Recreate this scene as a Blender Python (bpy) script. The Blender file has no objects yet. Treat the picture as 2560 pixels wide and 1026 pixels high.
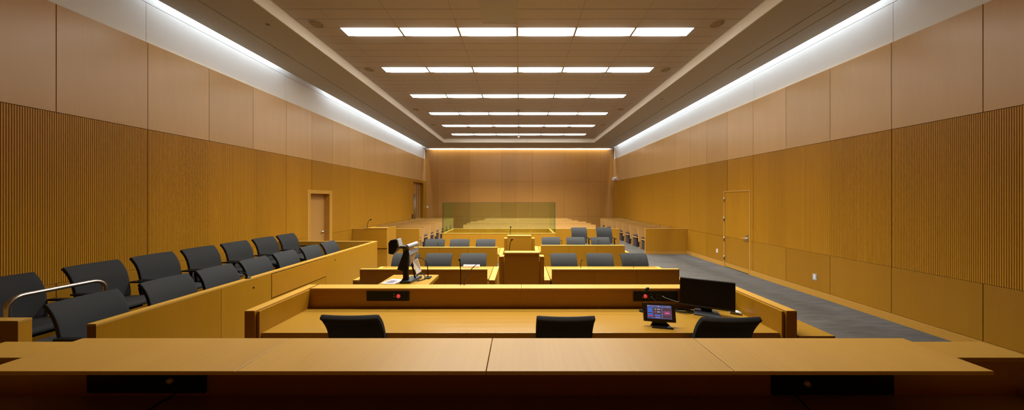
import bpy, bmesh, math, random
from mathutils import Vector, Matrix
random.seed(7)
PI = math.pi
S = bpy.context.scene
COL = S.collection

# ------------------------------------------------------------------ materials
def lin(c):
    return tuple((x/255/12.92 if x/255 <= 0.04045 else ((x/255+0.055)/1.055)**2.4) for x in c)

def new_mat(name):
    m = bpy.data.materials.new(name); m.use_nodes = True
    nt = m.node_tree
    return m, nt, nt.nodes['Principled BSDF']

def plain(name, col, rough=0.5, metal=0.0, spec=0.4, bump=None, emit=None, estr=0.0):
    m, nt, b = new_mat(name)
    b.inputs['Base Color'].default_value = (*col, 1)
    b.inputs['Roughness'].default_value = rough
    b.inputs['Metallic'].default_value = metal
    b.inputs['Specular IOR Level'].default_value = spec
    if emit:
        b.inputs['Emission Color'].default_value = (*emit, 1)
        b.inputs['Emission Strength'].default_value = estr
    if bump:
        tc = nt.nodes.new('ShaderNodeTexCoord'); n = nt.nodes.new('ShaderNodeTexNoise')
        n.inputs['Scale'].default_value = bump[0]; n.inputs['Detail'].default_value = 3
        bp = nt.nodes.new('ShaderNodeBump'); bp.inputs['Strength'].default_value = bump[1]
        bp.inputs['Distance'].default_value = 0.004
        nt.links.new(tc.outputs['Object'], n.inputs['Vector'])
        nt.links.new(n.outputs['Fac'], bp.inputs['Height'])
        nt.links.new(bp.outputs['Normal'], b.inputs['Normal'])
    return m

def wood(name, col, grain='Z', rough=0.36, spec=0.4, contrast=0.10, panel=None, fine=30.0):
    """Quarter-cut veneer: fine streaks along the grain axis, soft broad bands, a tone per leaf."""
    m, nt, b = new_mat(name)
    N, L = nt.nodes, nt.links
    tc = N.new('ShaderNodeTexCoord')
    def streak(across, along, detail):
        mp = N.new('ShaderNodeMapping')
        sc = [across]*3
        sc['XYZ'.index(grain)] = along
        mp.inputs['Scale'].default_value = sc
        n = N.new('ShaderNodeTexNoise'); n.inputs['Scale'].default_value = 1.0
        n.inputs['Detail'].default_value = detail; n.inputs['Roughness'].default_value = 0.6
        L.new(tc.outputs['Object'], mp.inputs['Vector']); L.new(mp.outputs['Vector'], n.inputs['Vector'])
        return n.outputs['Fac']
    f1, f2 = streak(fine*2, 1.5, 4), streak(6.0, 0.5, 2)
    def math_n(op, a, c, v=None):
        k = N.new('ShaderNodeMath'); k.operation = op
        for i, s in enumerate((a, c)):
            if isinstance(s, (int, float)): k.inputs[i].default_value = s
            else: L.new(s, k.inputs[i])
        return k.outputs[0]
    t = math_n('ADD', math_n('MULTIPLY', f1, 0.5), math_n('MULTIPLY', f2, 0.5))
    oi = N.new('ShaderNodeObjectInfo')
    t = math_n('ADD', t, math_n('MULTIPLY', math_n('SUBTRACT', oi.outputs['Random'], 0.5), 0.25))
    if panel:
        axis, org, pitch, amp = panel
        sp = N.new('ShaderNodeSeparateXYZ'); L.new(tc.outputs['Object'], sp.inputs[0])
        q = math_n('FLOOR', math_n('DIVIDE', math_n('SUBTRACT', sp.outputs[axis], org), pitch), 0)
        wn = N.new('ShaderNodeTexWhiteNoise'); wn.noise_dimensions = '1D'
        L.new(q, wn.inputs['W'])
        t = math_n('ADD', t, math_n('MULTIPLY', math_n('SUBTRACT', wn.outputs['Value'], 0.5), amp))
    r = N.new('ShaderNodeValToRGB')
    r.color_ramp.elements[0].position = 0.2; r.color_ramp.elements[1].position = 0.8
    k = contrast
    r.color_ramp.elements[0].color = (col[0]*(1-k), col[1]*(1-1.15*k), col[2]*(1-1.4*k), 1)
    r.color_ramp.elements[1].color = (col[0]*(1+k), col[1]*(1+1.1*k), col[2]*(1+1.2*k), 1)
    L.new(t, r.inputs['Fac']); L.new(r.outputs['Color'], b.inputs['Base Color'])
    b.inputs['Roughness'].default_value = rough
    b.inputs['Specular IOR Level'].default_value = spec
    return m

def carpet(name, col):
    m, nt, b = new_mat(name); N, L = nt.nodes, nt.links
    tc = N.new('ShaderNodeTexCoord')
    mp = N.new('ShaderNodeMapping'); mp.inputs['Scale'].default_value = (2.2, 38, 1)
    n = N.new('ShaderNodeTexNoise'); n.inputs['Scale'].default_value = 1; n.inputs['Detail'].default_value = 5
    L.new(tc.outputs['Object'], mp.inputs[0]); L.new(mp.outputs[0], n.inputs['Vector'])
    br = N.new('ShaderNodeTexBrick')
    br.inputs['Scale'].default_value = 1.0; br.inputs['Mortar Size'].default_value = 0.004
    br.inputs['Brick Width'].default_value = 1.0; br.inputs['Row Height'].default_value = 0.5
    br.inputs['Color1'].default_value = (0.93, 0.93, 0.93, 1); br.inputs['Color2'].default_value = (1.07, 1.07, 1.07, 1)
    br.inputs['Mortar'].default_value = (0.7, 0.7, 0.7, 1)
    L.new(tc.outputs['Object'], br.inputs['Vector'])
    r = N.new('ShaderNodeValToRGB')
    r.color_ramp.elements[0].position = 0.3; r.color_ramp.elements[1].position = 0.72
    r.color_ramp.elements[0].color = tuple(c*0.66 for c in col)+(1,)
    r.color_ramp.elements[1].color = tuple(c*1.32 for c in col)+(1,)
    L.new(n.outputs['Fac'], r.inputs['Fac'])
    mx = N.new('ShaderNodeMix'); mx.data_type = 'RGBA'; mx.blend_type = 'MULTIPLY'; mx.inputs[0].default_value = 1
    L.new(r.outputs['Color'], mx.inputs[6]); L.new(br.outputs['Color'], mx.inputs[7])
    L.new(mx.outputs[2], b.inputs['Base Color'])
    b.inputs['Roughness'].default_value = 0.95; b.inputs['Specular IOR Level'].default_value = 0.1
    return m

def emitter(name, col, strength):
    m = bpy.data.materials.new(name); m.use_nodes = True
    nt = m.node_tree; nt.nodes.clear()
    e = nt.nodes.new('ShaderNodeEmission'); o = nt.nodes.new('ShaderNodeOutputMaterial')
    e.inputs['Color'].default_value = (*col, 1); e.inputs['Strength'].default_value = strength
    nt.links.new(e.outputs[0], o.inputs['Surface'])
    return m

def glass_mat(name, tint):
    m = bpy.data.materials.new(name); m.use_nodes = True
    nt = m.node_tree; nt.nodes.clear(); N, L = nt.nodes, nt.links
    o = N.new('ShaderNodeOutputMaterial'); t = N.new('ShaderNodeBsdfTransparent')
    g = N.new('ShaderNodeBsdfGlossy'); f = N.new('ShaderNodeFresnel'); x = N.new('ShaderNodeMixShader')
    t.inputs['Color'].default_value = (*tint, 1); g.inputs['Roughness'].default_value = 0.02
    g.inputs['Color'].default_value = (0.9, 1, 0.92, 1)
    f.inputs['IOR'].default_value = 1.5
    ge = N.new('ShaderNodeNewGeometry'); mu = N.new('ShaderNodeMath'); mu.operation = 'MULTIPLY'
    iv = N.new('ShaderNodeMath'); iv.operation = 'SUBTRACT'; iv.inputs[0].default_value = 1.0
    L.new(ge.outputs['Backfacing'], iv.inputs[1]); L.new(f.outputs[0], mu.inputs[0]); L.new(iv.outputs[0], mu.inputs[1])
    L.new(mu.outputs[0], x.inputs[0]); L.new(t.outputs[0], x.inputs[1]); L.new(g.outputs[0], x.inputs[2])
    L.new(x.outputs[0], o.inputs['Surface'])
    return m

WC = (0.37, 0.175, 0.012)
M = {}
M['wall_upper_lit'] = wood('wall veneer upper lit', (0.57, 0.350, 0.140), 'Z', 0.27, 0.6, 0.07, (1, 4.71, 0.931, 0.5))  # same wood as the lower panels; cove light put into the paler colour
M['wall_mid']   = wood('wall veneer', WC, 'Z', 0.36, 0.30, 0.08, (1, 4.71, 0.931, 0.4))  # same wood, darkened for the weaker light low on the wall
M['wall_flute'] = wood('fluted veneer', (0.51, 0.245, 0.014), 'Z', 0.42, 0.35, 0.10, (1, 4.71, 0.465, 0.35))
M['back_wall']  = wood('rear wall veneer', (0.46, 0.230, 0.055), 'Z', 0.34, 0.45, 0.08, (0, -5.12, 0.99, 0.5))
M['dark_back']  = plain('panel joint', (0.09, 0.035, 0.008), 0.7)
M['desk_top']   = wood('desk veneer top', (0.30, 0.160, 0.017), 'X', 0.27, 0.6, 0.07)
M['desk_deep']  = wood('ledge veneer', (0.49, 0.272, 0.048), 'Y', 0.31, 0.8, 0.10, (0, -1.237, 1.09, 0.3), fine=45)
M['desk_face']  = wood('desk veneer face', (0.33, 0.150, 0.007), 'X', 0.36, 0.4, 0.09)
M['desk_vert']  = wood('desk veneer upright', (0.30, 0.142, 0.006), 'Z', 0.36, 0.3, 0.09)
M['edge']       = wood('solid edge', (0.45, 0.250, 0.042), 'X', 0.34, 0.4, 0.05)
M['wall_dark']  = wood('dark walnut veneer', (0.38, 0.18, 0.03), 'Z', 0.4, 0.4, 0.08)
M['door']       = wood('door veneer', (0.46, 0.245, 0.07), 'Z', 0.36, 0.4, 0.05)
M['frame']      = wood('door frame veneer', (0.50, 0.265, 0.045), 'Z', 0.34, 0.4, 0.05)
M['pew']        = wood('pew veneer', (0.45, 0.260, 0.085), 'X', 0.34, 0.4, 0.06)
M['rail']       = wood('rail veneer', (0.42, 0.200, 0.014), 'Z', 0.36, 0.4, 0.10)
M['carpet']     = carpet('carpet', (0.088, 0.083, 0.077))
M['ceil']       = plain('ceiling board', (0.43, 0.385, 0.35), 0.85, 0, 0.1)
M['ceil_gap']   = plain('ceiling joint', (0.10, 0.08, 0.06), 0.9)
M['soffit']     = plain('soffit paint', (0.39, 0.375, 0.335), 0.8, 0, 0.15)
M['fascia']     = plain('fascia paint', (0.90, 0.90, 0.86), 0.8, 0, 0.15)
M['white']      = plain('white cove panel', (0.74, 0.75, 0.75), 0.55, 0, 0.3)
M['fabric']     = plain('charcoal fabric', (0.021, 0.0225, 0.0235), 0.8, 0, 0.25, bump=(260, 0.25))
M['fabric_dark']= plain('black upholstery', (0.012, 0.012, 0.012), 0.5, 0, 0.35)
M['cushion']    = plain('pew cushion', (0.045, 0.036, 0.040), 0.9, 0, 0.15)
M['black']      = plain('black plastic', (0.006, 0.006, 0.006), 0.45, 0, 0.2)
M['gloss_black']= plain('gloss black plastic', (0.008, 0.008, 0.009), 0.12, 0, 0.5)
M['screen_off'] = plain('dark screen', (0.006, 0.005, 0.005), 0.5, 0, 0.2)
M['graphite']   = plain('graphite plastic', (0.045, 0.052, 0.058), 0.4, 0, 0.4)
M['grey']       = plain('grey plastic', (0.26, 0.27, 0.28), 0.4, 0, 0.4)
M['steel']      = plain('brushed steel', (0.62, 0.60, 0.57), 0.28, 1.0)
M['dull_steel'] = plain('dull steel', (0.42, 0.40, 0.38), 0.4, 1.0)
M['brass']      = plain('brass', (0.5, 0.40, 0.18), 0.4, 0.6)
M['paper']      = plain('paper', (0.82, 0.82, 0.82), 0.7, 0, 0.2)
M['print']      = plain('printed picture', (0.16, 0.13, 0.14), 0.6, 0, 0.2, bump=(60, 0.1))
M['outlet']     = plain('outlet plate', (0.42, 0.42, 0.42), 0.4, 0, 0.4)
M['white_plastic'] = plain('white plastic', (0.75, 0.74, 0.72), 0.4, 0, 0.4)
M['red_lamp']   = plain('red lit button', (0.6, 0.05, 0.05), 0.3, 0, 0.5, emit=(0.9, 0.06, 0.06), estr=0.14)
M['glass']      = glass_mat('green tinted glass', (0.80, 0.88, 0.80))
M['glass_edge'] = plain('glass edge', (0.02, 0.045, 0.025), 0.15, 0, 0.5)
M['diffuser']   = emitter('lamp diffuser', (1.0, 0.945, 0.85), 3.6)
M['speaker']    = plain('speaker grille', (0.28, 0.22, 0.13), 0.7)
def ui(name, rgb, s=1.0): return emitter(name, lin(rgb), s)
M['ui_back']  = ui('screen slate', (88, 92, 140), .32)
M['ui_blue']  = ui('screen blue', (70, 110, 205), .32)
M['ui_deep']  = ui('screen navy', (55, 62, 110), .32)
M['ui_brown'] = ui('screen maroon', (80, 58, 66), .32)
M['ui_pink']  = ui('screen pink', (225, 95, 150), .32)
M['ui_red']   = ui('screen red', (210, 60, 85), .32)
M['ui_white'] = ui('screen white', (190, 200, 225), .32)
M['ui_green'] = ui('screen green', (110, 190, 130), .32)
M['ui_lilac'] = ui('screen lilac', (120, 112, 190), .32)

# ------------------------------------------------------------------ geometry helpers
def BM(): return bmesh.new()

def box(bm, x0, x1, y0, y1, z0, z1):
    if x1 < x0: x0, x1 = x1, x0
    if y1 < y0: y0, y1 = y1, y0
    if z1 < z0: z0, z1 = z1, z0
    v = [bm.verts.new(p) for p in ((x0,y0,z0),(x1,y0,z0),(x1,y1,z0),(x0,y1,z0),(x0,y0,z1),(x1,y0,z1),(x1,y1,z1),(x0,y1,z1))]
    for f in ((3,2,1,0),(4,5,6,7),(0,1,5,4),(1,2,6,5),(2,3,7,6),(3,0,4,7)):
        bm.faces.new([v[i] for i in f])
    return v

def bx(*a):
    bm = BM(); box(bm, *a); return bm

def tube(bm, pts, r, n=8, cap=True):
    pts = [Vector(p) for p in pts]
    rings = []
    prev = None
    for i, p in enumerate(pts):
        if i == 0: d = pts[1]-pts[0]
        elif i == len(pts)-1: d = pts[-1]-pts[-2]
        else: d = (pts[i+1]-pts[i]).normalized() + (pts[i]-pts[i-1]).normalized()
        d.normalize()
        if prev is None:
            a = Vector((0,0,1)) if abs(d.z) < 0.9 else Vector((1,0,0))
            u = d.cross(a).normalized()
        else:
            u = prev - d*prev.dot(d)
            u.normalize()
        prev = u
        w = d.cross(u)
        rr = r[i] if isinstance(r, (list, tuple)) else r
        rings.append([bm.verts.new(p + (u*math.cos(2*PI*k/n) + w*math.sin(2*PI*k/n))*rr) for k in range(n)])
    for a, b in zip(rings, rings[1:]):
        for k in range(n):
            bm.faces.new((a[k], a[(k+1)%n], b[(k+1)%n], b[k]))
    if cap:
        bm.faces.new(rings[0][::-1]); bm.faces.new(rings[-1])

def smooth_path(pts, n=6):
    """Catmull-Rom through the points."""
    P = [Vector(p) for p in pts]
    P = [P[0]*2-P[1]] + P + [P[-1]*2-P[-2]]
    out = []
    for i in range(1, len(P)-2):
        a, b, c, d = P[i-1], P[i], P[i+1], P[i+2]
        for k in range(n):
            t = k/n
            out.append(0.5*((2*b)+(c-a)*t+(2*a-5*b+4*c-d)*t*t+(3*b-a-3*c+d)*t**3))
    out.append(P[-2])
    return out

def lathe(bm, prof, centre=(0,0,0), n=20, axis='Z'):
    """prof: list of (radius, height)."""
    c = Vector(centre); rings = []
    for r, h in prof:
        ring = []
        for k in range(n):
            a = 2*PI*k/n
            p = {'Z': (r*math.cos(a), r*math.sin(a), h), 'Y': (r*math.cos(a), h, r*math.sin(a)), 'X': (h, r*math.cos(a), r*math.sin(a))}[axis]
            ring.append(bm.verts.new(c+Vector(p)))
        rings.append(ring)
    for a, b in zip(rings, rings[1:]):
        for k in range(n): bm.faces.new((a[k], a[(k+1)%n], b[(k+1)%n], b[k]))
    bm.faces.new(rings[0][::-1]); bm.faces.new(rings[-1])

def ellipsoid(bm, c, r, rot=None, seg=14):
    m = Matrix.Translation(c) @ (rot.to_4x4() if rot else Matrix()) @ Matrix.Diagonal((*r, 1))
    bmesh.ops.create_uvsphere(bm, u_segments=seg, v_segments=seg//2+2, radius=1, matrix=m)

def prism(bm, poly, axis, a0, a1):
    """poly: list of 2-D points in the two other axes; extruded along axis from a0 to a1."""
    def P(p, a):
        return {'X': (a, p[0], p[1]), 'Y': (p[0], a, p[1]), 'Z': (p[0], p[1], a)}[axis]
    A = [bm.verts.new(P(p, a0)) for p in poly]; B = [bm.verts.new(P(p, a1)) for p in poly]
    n = len(poly)
    for i in range(n): bm.faces.new((A[i], A[(i+1)%n], B[(i+1)%n], B[i]))
    bm.faces.new(A[::-1]); bm.faces.new(B)

def grid_solid(bm, front, back):
    n, m = len(front), len(front[0])
    A = [[bm.verts.new(p) for p in r] for r in front]; B = [[bm.verts.new(p) for p in r] for r in back]
    for i in range(n-1):
        for j in range(m-1):
            bm.faces.new((A[i][j], A[i][j+1], A[i+1][j+1], A[i+1][j]))
            bm.faces.new((B[i][j], B[i+1][j], B[i+1][j+1], B[i][j+1]))
    for i in range(n-1):
        bm.faces.new((A[i][0], A[i+1][0], B[i+1][0], B[i][0])); bm.faces.new((A[i][-1], B[i][-1], B[i+1][-1], A[i+1][-1]))
    for j in range(m-1):
        bm.faces.new((A[0][j], B[0][j], B[0][j+1], A[0][j+1])); bm.faces.new((A[-1][j], A[-1][j+1], B[-1][j+1], B[-1][j]))

def root_of(o):
    while o.parent: o = o.parent
    return o

def obj(name, bm, mat, parent=None, world=True, bevel=0.0, smooth=False, subsurf=0):
    bmesh.ops.recalc_face_normals(bm, faces=bm.faces[:])
    off = Vector((0,0,0))
    if parent is not None and world:
        off = root_of(parent).location.copy()
        bmesh.ops.translate(bm, verts=bm.verts[:], vec=-off)
    me = bpy.data.meshes.new(name); bm.to_mesh(me); bm.free()
    for m in (mat if isinstance(mat, (list, tuple)) else [mat]): me.materials.append(m)
    if smooth:
        for p in me.polygons: p.use_smooth = True
    o = bpy.data.objects.new(name, me); COL.objects.link(o)
    if parent is not None: o.parent = parent
    if bevel:
        b = o.modifiers.new('bevel', 'BEVEL'); b.width = bevel; b.segments = 2; b.limit_method = 'ANGLE'
    if subsurf:
        s = o.modifiers.new('subsurf', 'SUBSURF'); s.levels = subsurf; s.render_levels = subsurf
    return o

def tag(o, label, cat, group=None):
    o['label'] = label; o['category'] = cat
    if group: o['group'] = group
    return o

def thing(name, label, cat, loc=(0,0,0), rotz=0.0, group=None):
    o = bpy.data.objects.new(name, None); COL.objects.link(o)
    o.empty_display_size = 0.1
    o.location = loc; o.rotation_euler = (0, 0, rotz)
    return tag(o, label, cat, group)

def struct(name, bm, mat, bevel=0.0):
    o = obj(name, bm, mat, None, bevel=bevel); o['kind'] = 'structure'
    return o

def dup(root, loc, rotz, label, group=None):
    """Copy a thing with its parts and sub-parts."""
    r = root.copy(); COL.objects.link(r); r.location = loc; r.rotation_euler = (0, 0, rotz)
    r['label'] = label
    if group: r['group'] = group
    for ch in list(root.children):
        c = ch.copy(); COL.objects.link(c); c.parent = r
        for g in list(ch.children):
            d = g.copy(); COL.objects.link(d); d.parent = c
    return r

ORD = ['first', 'second', 'third', 'fourth', 'fifth', 'sixth', 'seventh', 'eighth']

# ------------------------------------------------------------------ camera (one-point view from behind the bench)
F = 742.0; EYE = 1.945
cam = bpy.data.cameras.new('camera'); co = bpy.data.objects.new('camera', cam); COL.objects.link(co)
cam.sensor_width = 36; cam.sensor_fit = 'HORIZONTAL'; cam.lens = F*36/2560
cam.shift_x = -(1299-1280)/2560; cam.shift_y = -(513-498)/2560
cam.clip_start = 0.02; cam.clip_end = 100
co.location = (0, 0, EYE); co.rotation_euler = (PI/2, 0, 0)
S.camera = co

# ------------------------------------------------------------------ room shell
W = 5.9            # half width to the face of the panelling
Y0, Y1 = -2.6, 18.67
Z_DADO, Z_MID, Z_WOOD, Z_SOF, Z_CEIL = 0.865, 3.05, 4.435, 5.115, 5.33
GRID, PITCH = 4.71, 0.931

struct('floor', bx(-6.6, 6.6, Y0-0.2, Y1+0.3, -0.1, 0), M['carpet'])

def minus(rects, hole):
    out = []
    h0, h1, k0, k1 = hole
    for (a0, a1, b0, b1) in rects:
        if h1 <= a0 or h0 >= a1 or k1 <= b0 or k0 >= b1:
            out.append((a0, a1, b0, b1)); continue
        if a0 < h0: out.append((a0, h0, b0, b1))
        if h1 < a1: out.append((h1, a1, b0, b1))
        m0, m1 = max(a0, h0), min(a1, h1)
        if b0 < k0: out.append((m0, m1, b0, k0))
        if k1 < b1: out.append((m0, m1, k1, b1))
    return out

def cuts(lo, hi, org, pitch):
    k = math.floor((lo-org)/pitch)
    e = [lo]
    while True:
        v = org+k*pitch
        if v >= hi-0.05: break
        if v > lo+0.05: e.append(v)
        k += 1
    return e+[hi]

FL_END = 8.43
def side_wall(side, holes):
    s = -1 if side == 'left' else 1
    name = 'wall_'+side
    bm = BM()
    for (a0, a1, b0, b1) in [r for r in sub([(Y0, Y1+0.1, 0, 6.00)], holes)]:
        box(bm, s*(W+0.035), s*(W+0.25), a0, a1, b0, b1)
    root = struct(name, bm, M['dark_back'])
    def part(nm, rects, mat, thick=(0.0, 0.033), gap=0.003, bevel=0.002):
        b = BM()
        for (a0, a1, b0, b1) in rects:
            for (c0, c1, d0, d1) in sub([(a0+gap, a1-gap, b0+gap, b1-gap)], holes):
                box(b, s*(W+thick[0]), s*(W+thick[1]), c0, c1, d0, d1)
        return obj(nm, b, mat, root, bevel=bevel)
    e = cuts(Y0, Y1, GRID, PITCH)
    part('upper_panelling', [(a, b, Z_MID, Z_WOOD) for a, b in zip(e, e[1:])], M['wall_upper_lit'])
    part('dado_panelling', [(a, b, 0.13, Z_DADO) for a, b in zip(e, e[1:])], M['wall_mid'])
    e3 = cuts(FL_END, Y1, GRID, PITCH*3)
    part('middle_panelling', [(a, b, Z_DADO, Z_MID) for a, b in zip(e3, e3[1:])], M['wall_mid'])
    # white band above the wood, under the cove
    ew = cuts(Y0, Y1, GRID, PITCH*3)
    part('cove_panel', [(a, b, Z_WOOD+0.004, 5.068) for a, b in zip(ew, ew[1:])]+[(Y0, Y1, 5.071, 5.99)], M['white'], (0.028, 0.036), 0.0025, 0)
    # fluted panels: real grooves
    b = BM()
    ef = cuts(Y0, FL_END, GRID, PITCH*3)
    p = PITCH*3/150
    for a0, a1 in zip(ef, ef[1:]):
        for (c0, c1, d0, d1) in sub([(a0+0.006, a1-0.006, Z_DADO+0.003, Z_MID-0.004)], holes):
            box(b, s*(W+0.010), s*(W+0.034), c0, c1, d0, d1)
        n = int(round((a1-a0)/p))
        for i in range(n):
            y0 = a0+0.006+i*p; y1 = min(y0+p*0.70, a1-0.006)
            if y1-y0 < 0.004: continue
            for (c0, c1, d0, d1) in sub([(y0, y1, Z_DADO+0.003, Z_MID-0.004)], holes):
                if c1-c0 > 0.003: box(b, s*W, s*(W+0.0098), c0, c1, d0, d1)
    obj('fluted_panelling', b, M['wall_flute'], root)
    return root

def sub(rects, holes):
    for h in holes: rects = minus(rects, h)
    return rects

# openings: (y0, y1, z0, z1)
DOOR_L = (8.37, 9.20, 0.0, 2.10)
CASE_L = (8.24, 9.33, 0.0, 2.205)
ALC = (16.5, 18.2, 0.0, 2.9)
DOOR_R = (7.585, 8.585, 0.0, 2.175)

ALCH = (ALC[0]-0.03, ALC[1]+0.03, 0.0, ALC[3]+0.03)
wl = side_wall('left', [CASE_L, ALCH])
wr = side_wall('right', [DOOR_R])

# baseboards
for side, s, holes in (('left', -1, [CASE_L, ALCH]), ('right', 1, [DOOR_R])):
    b = BM()
    for (a0, a1, b0, b1) in sub([(Y0, Y1, 0, 0.127)], holes):
        box(b, s*(W-0.004), s*(W+0.036), a0, a1, b0, b1)
    struct('baseboard_'+side, b, M['frame'], 0.002)

# back wall
bm = bx(-6.2, 6.2, Y1+0.035, Y1+0.25, 0, 6.00)
wb = struct('wall_back', bm, M['dark_back'])
xs = [-W, -5.12, -3.14, -1.16, 0.82, 2.80, 4.28, 5.10, W]
for nm, z0, z1 in (('dado_panelling', 0.13, Z_DADO), ('middle_panelling', Z_DADO, Z_MID), ('upper_panelling', Z_MID, 5.055)):
    b = BM()
    for a, c in zip(xs, xs[1:]): box(b, a+0.003, c-0.003, Y1, Y1+0.034, z0+0.003, z1-0.003)
    obj(nm, b, M['back_wall'], wb, bevel=0.002)
obj('cove_panel', bx(-W, W, Y1+0.006, Y1+0.034, 5.056, 5.99), M['white'], wb)
struct('baseboard_back', bx(-W, W, Y1-0.004, Y1+0.034, 0, 0.127), M['frame'])
struct('wall_front', bx(-6.2, 6.2, Y0-0.2, Y0, 0, 6.00), M['wall_dark'])

# left door with deep casing and a lever
dl = struct('door_1', bx(-W-0.19, -W-0.145, DOOR_L[0], DOOR_L[1], 0.0, DOOR_L[3]), M['door'], 0.002)
b = BM()
x0, x1 = -W-0.24, -W+0.012
box(b, x0, x1, CASE_L[0], DOOR_L[0], 0, CASE_L[3]); box(b, x0, x1, DOOR_L[1], CASE_L[1], 0, CASE_L[3])
box(b, x0, x1, DOOR_L[0], DOOR_L[1], DOOR_L[3], CASE_L[3])
obj('door_frame', b, M['frame'], dl, bevel=0.002)
b = BM(); lathe(b, [(0.028, 0), (0.028, 0.012), (0.012, 0.014), (0.012, 0.05)], (-W-0.145, 9.12, 0.95), 16, 'X')
tube(b, [(-W-0.10, 9.125, 0.95), (-W-0.10, 9.0, 0.95)], 0.010)
obj('door_handle', b, M['steel'], dl, smooth=True)

# rear left alcove with a pair of tall doors and bar pulls
d2 = struct('door_2', bx(-6.13, -6.085, ALC[0], ALC[1], 0, ALC[3]), M['door'])
b = BM()
box(b, -6.15, -W-0.001, ALC[0]-0.03, ALC[0], 0, ALC[3]+0.03); box(b, -6.15, -W-0.001, ALC[1], ALC[1]+0.03, 0, ALC[3]+0.03)
box(b, -6.15, -W-0.001, ALC[0], ALC[1], ALC[3], ALC[3]+0.03)
obj('door_frame', b, M['desk_vert'], d2)
for yy in (16.92, 17.12):
    b = BM(); tube(b, [(-6.02, yy, 0.35), (-6.02, yy, 2.25)], 0.02, 10)
    for zz in (0.5, 2.1): tube(b, [(-6.085, yy, zz), (-6.02, yy, zz)], 0.012)
    obj('door_handle', b, M['dull_steel'], d2, smooth=True)
for yy in (17.55, 17.86):
    obj('vision_strip', bx(-6.087, -6.080, yy-0.05, yy+0.05, 0.1, 2.85), M['dull_steel'], d2)

# right flush door, fluted upper leaf, four hinges, lever lock
dr = struct('door_3', bx(W+0.012, W+0.06, 7.635, 8.535, 0.012, 2.135), M['wall_mid'])
b = BM()
for i in range(47):
    y = 7.64+i*0.01895
    box(b, W+0.003, W+0.0118, y, y+0.0135, 0.872, 2.13)
obj('fluted_panel', b, M['wall_flute'], dr)
obj('lower_panel', bx(W+0.003, W+0.0118, 7.64, 8.53, 0.13, 0.862), M['wall_mid'], dr, bevel=0.002)
obj('kick_plate', bx(W+0.001, W+0.0118, 7.64, 8.53, 0.015, 0.127), M['frame'], dr)
b = BM()
box(b, W-0.004, W+0.10, 7.586, 7.630, 0, 2.174); box(b, W-0.004, W+0.10, 8.540, 8.584, 0, 2.174)
box(b, W-0.004, W+0.10, 7.630, 8.540, 2.140, 2.174)
obj('door_frame', b, M['frame'], dr, bevel=0.002)
obj('backing', bx(W+0.07, W+0.25, 7.58, 8.59, 0, 2.18), M['dark_back'], dr)
for zz in (0.26, 0.80, 1.37, 1.93):
    b = BM(); tube(b, [(W-0.012, 8.548, zz-0.06), (W-0.012, 8.548, zz+0.06)], 0.014, 10)
    obj('hinge', b, M['dull_steel'], dr, smooth=True)
b = BM(); box(b, W-0.010, W+0.003, 7.665, 7.735, 0.84, 1.02)
lathe(b, [(0.014, 0), (0.014, -0.05)], (W-0.010, 7.70, 0.92), 14, 'X'); tube(b, [(W-0.055, 7.695, 0.92), (W-0.055, 7.82, 0.92)], 0.010)
obj('door_handle', b, M['steel'], dr, bevel=0.002)

# ------------------------------------------------------------------ ceiling
CX0, CX1, CY0, CY1 = -4.24, 4.18, 0.9, 16.63
ROWS = [4.12, 5.86, 7.62, 9.60, 11.60, 13.55, 15.40]  # nearest row is out of view, added to light the ledge and clerk desk
LX = [-3.57+1.1742*i for i in range(7)]
LD = 0.305
bm = bx(-6.4, 6.4, Y0-0.2, Y1+0.25, 6.00, 6.14)
ceil = struct('ceiling', bm, M['dark_back'])
obj('joint_backing', bx(CX0, CX1, CY0, CY1, Z_CEIL+0.05, Z_CEIL+0.09), M['ceil_gap'], ceil)
b = BM()
xe = [CX0]+LX+[CX1]
ye = [CY0]
for r in ROWS: ye += [r, r+LD]
ye.append(CY1)
for j in range(len(ye)-1):
    a0, a1 = ye[j], ye[j+1]
    if j % 2 == 1:   # a light row: boards only beside it
        for (u0, u1) in ((xe[0], xe[1]), (xe[-2], xe[-1])):
            box(b, u0+0.002, u1-0.002, a0+0.002, a1-0.002, Z_CEIL, Z_CEIL+0.03)
        continue
    n = max(1, round((a1-a0)/0.30))
    for k in range(n):
        c0 = a0+(a1-a0)*k/n; c1 = a0+(a1-a0)*(k+1)/n
        for u0, u1 in zip(xe, xe[1:]):
            box(b, u0+0.002, u1-0.002, c0+0.0045, c1-0.0045, Z_CEIL, Z_CEIL+0.03)
obj('ceiling_boards', b, M['ceil'], ceil)
# lowered border with air slots
b = BM()
SL = ((-5.76, -5.132), (-5.108, CX0-0.02)); SR = ((CX1+0.02, 5.018), (5.042, 5.290), (5.310, 5.76))
for (u0, u1) in SL: box(b, u0, u1, Y0, 16.25, Z_SOF, Z_SOF+0.05)
box(b, SR[0][0], SR[0][1], Y0, 16.25, Z_SOF, Z_SOF+0.05)
for (u0, u1) in SR[1:]: box(b, u0, u1, Y0, 7.25, Z_SOF, Z_SOF+0.05)
box(b, 5.042, 5.76, 7.25, 16.25, Z_SOF, Z_SOF+0.05)
box(b, -5.76, 5.76, CY1+0.02, 18.55, Z_SOF, Z_SOF+0.05)
box(b, -5.76, CX0-0.02, 16.25, CY1+0.02, Z_SOF, Z_SOF+0.05); box(b, CX1+0.02, 5.76, 16.25, CY1+0.02, Z_SOF, Z_SOF+0.05)
box(b, CX0-0.02, CX1+0.02, Y0, CY0-0.02, Z_SOF, Z_SOF+0.05)
obj('soffit', b, M['soffit'], ceil)
b = BM()
box(b, -5.74, CX0-0.03, Y0, 18.5, Z_SOF+0.10, Z_SOF+0.14); box(b, CX1+0.03, 5.74, Y0, 18.5, Z_SOF+0.10, Z_SOF+0.14)
obj('slot_backing', b, M['black'], ceil)
b = BM()
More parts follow.
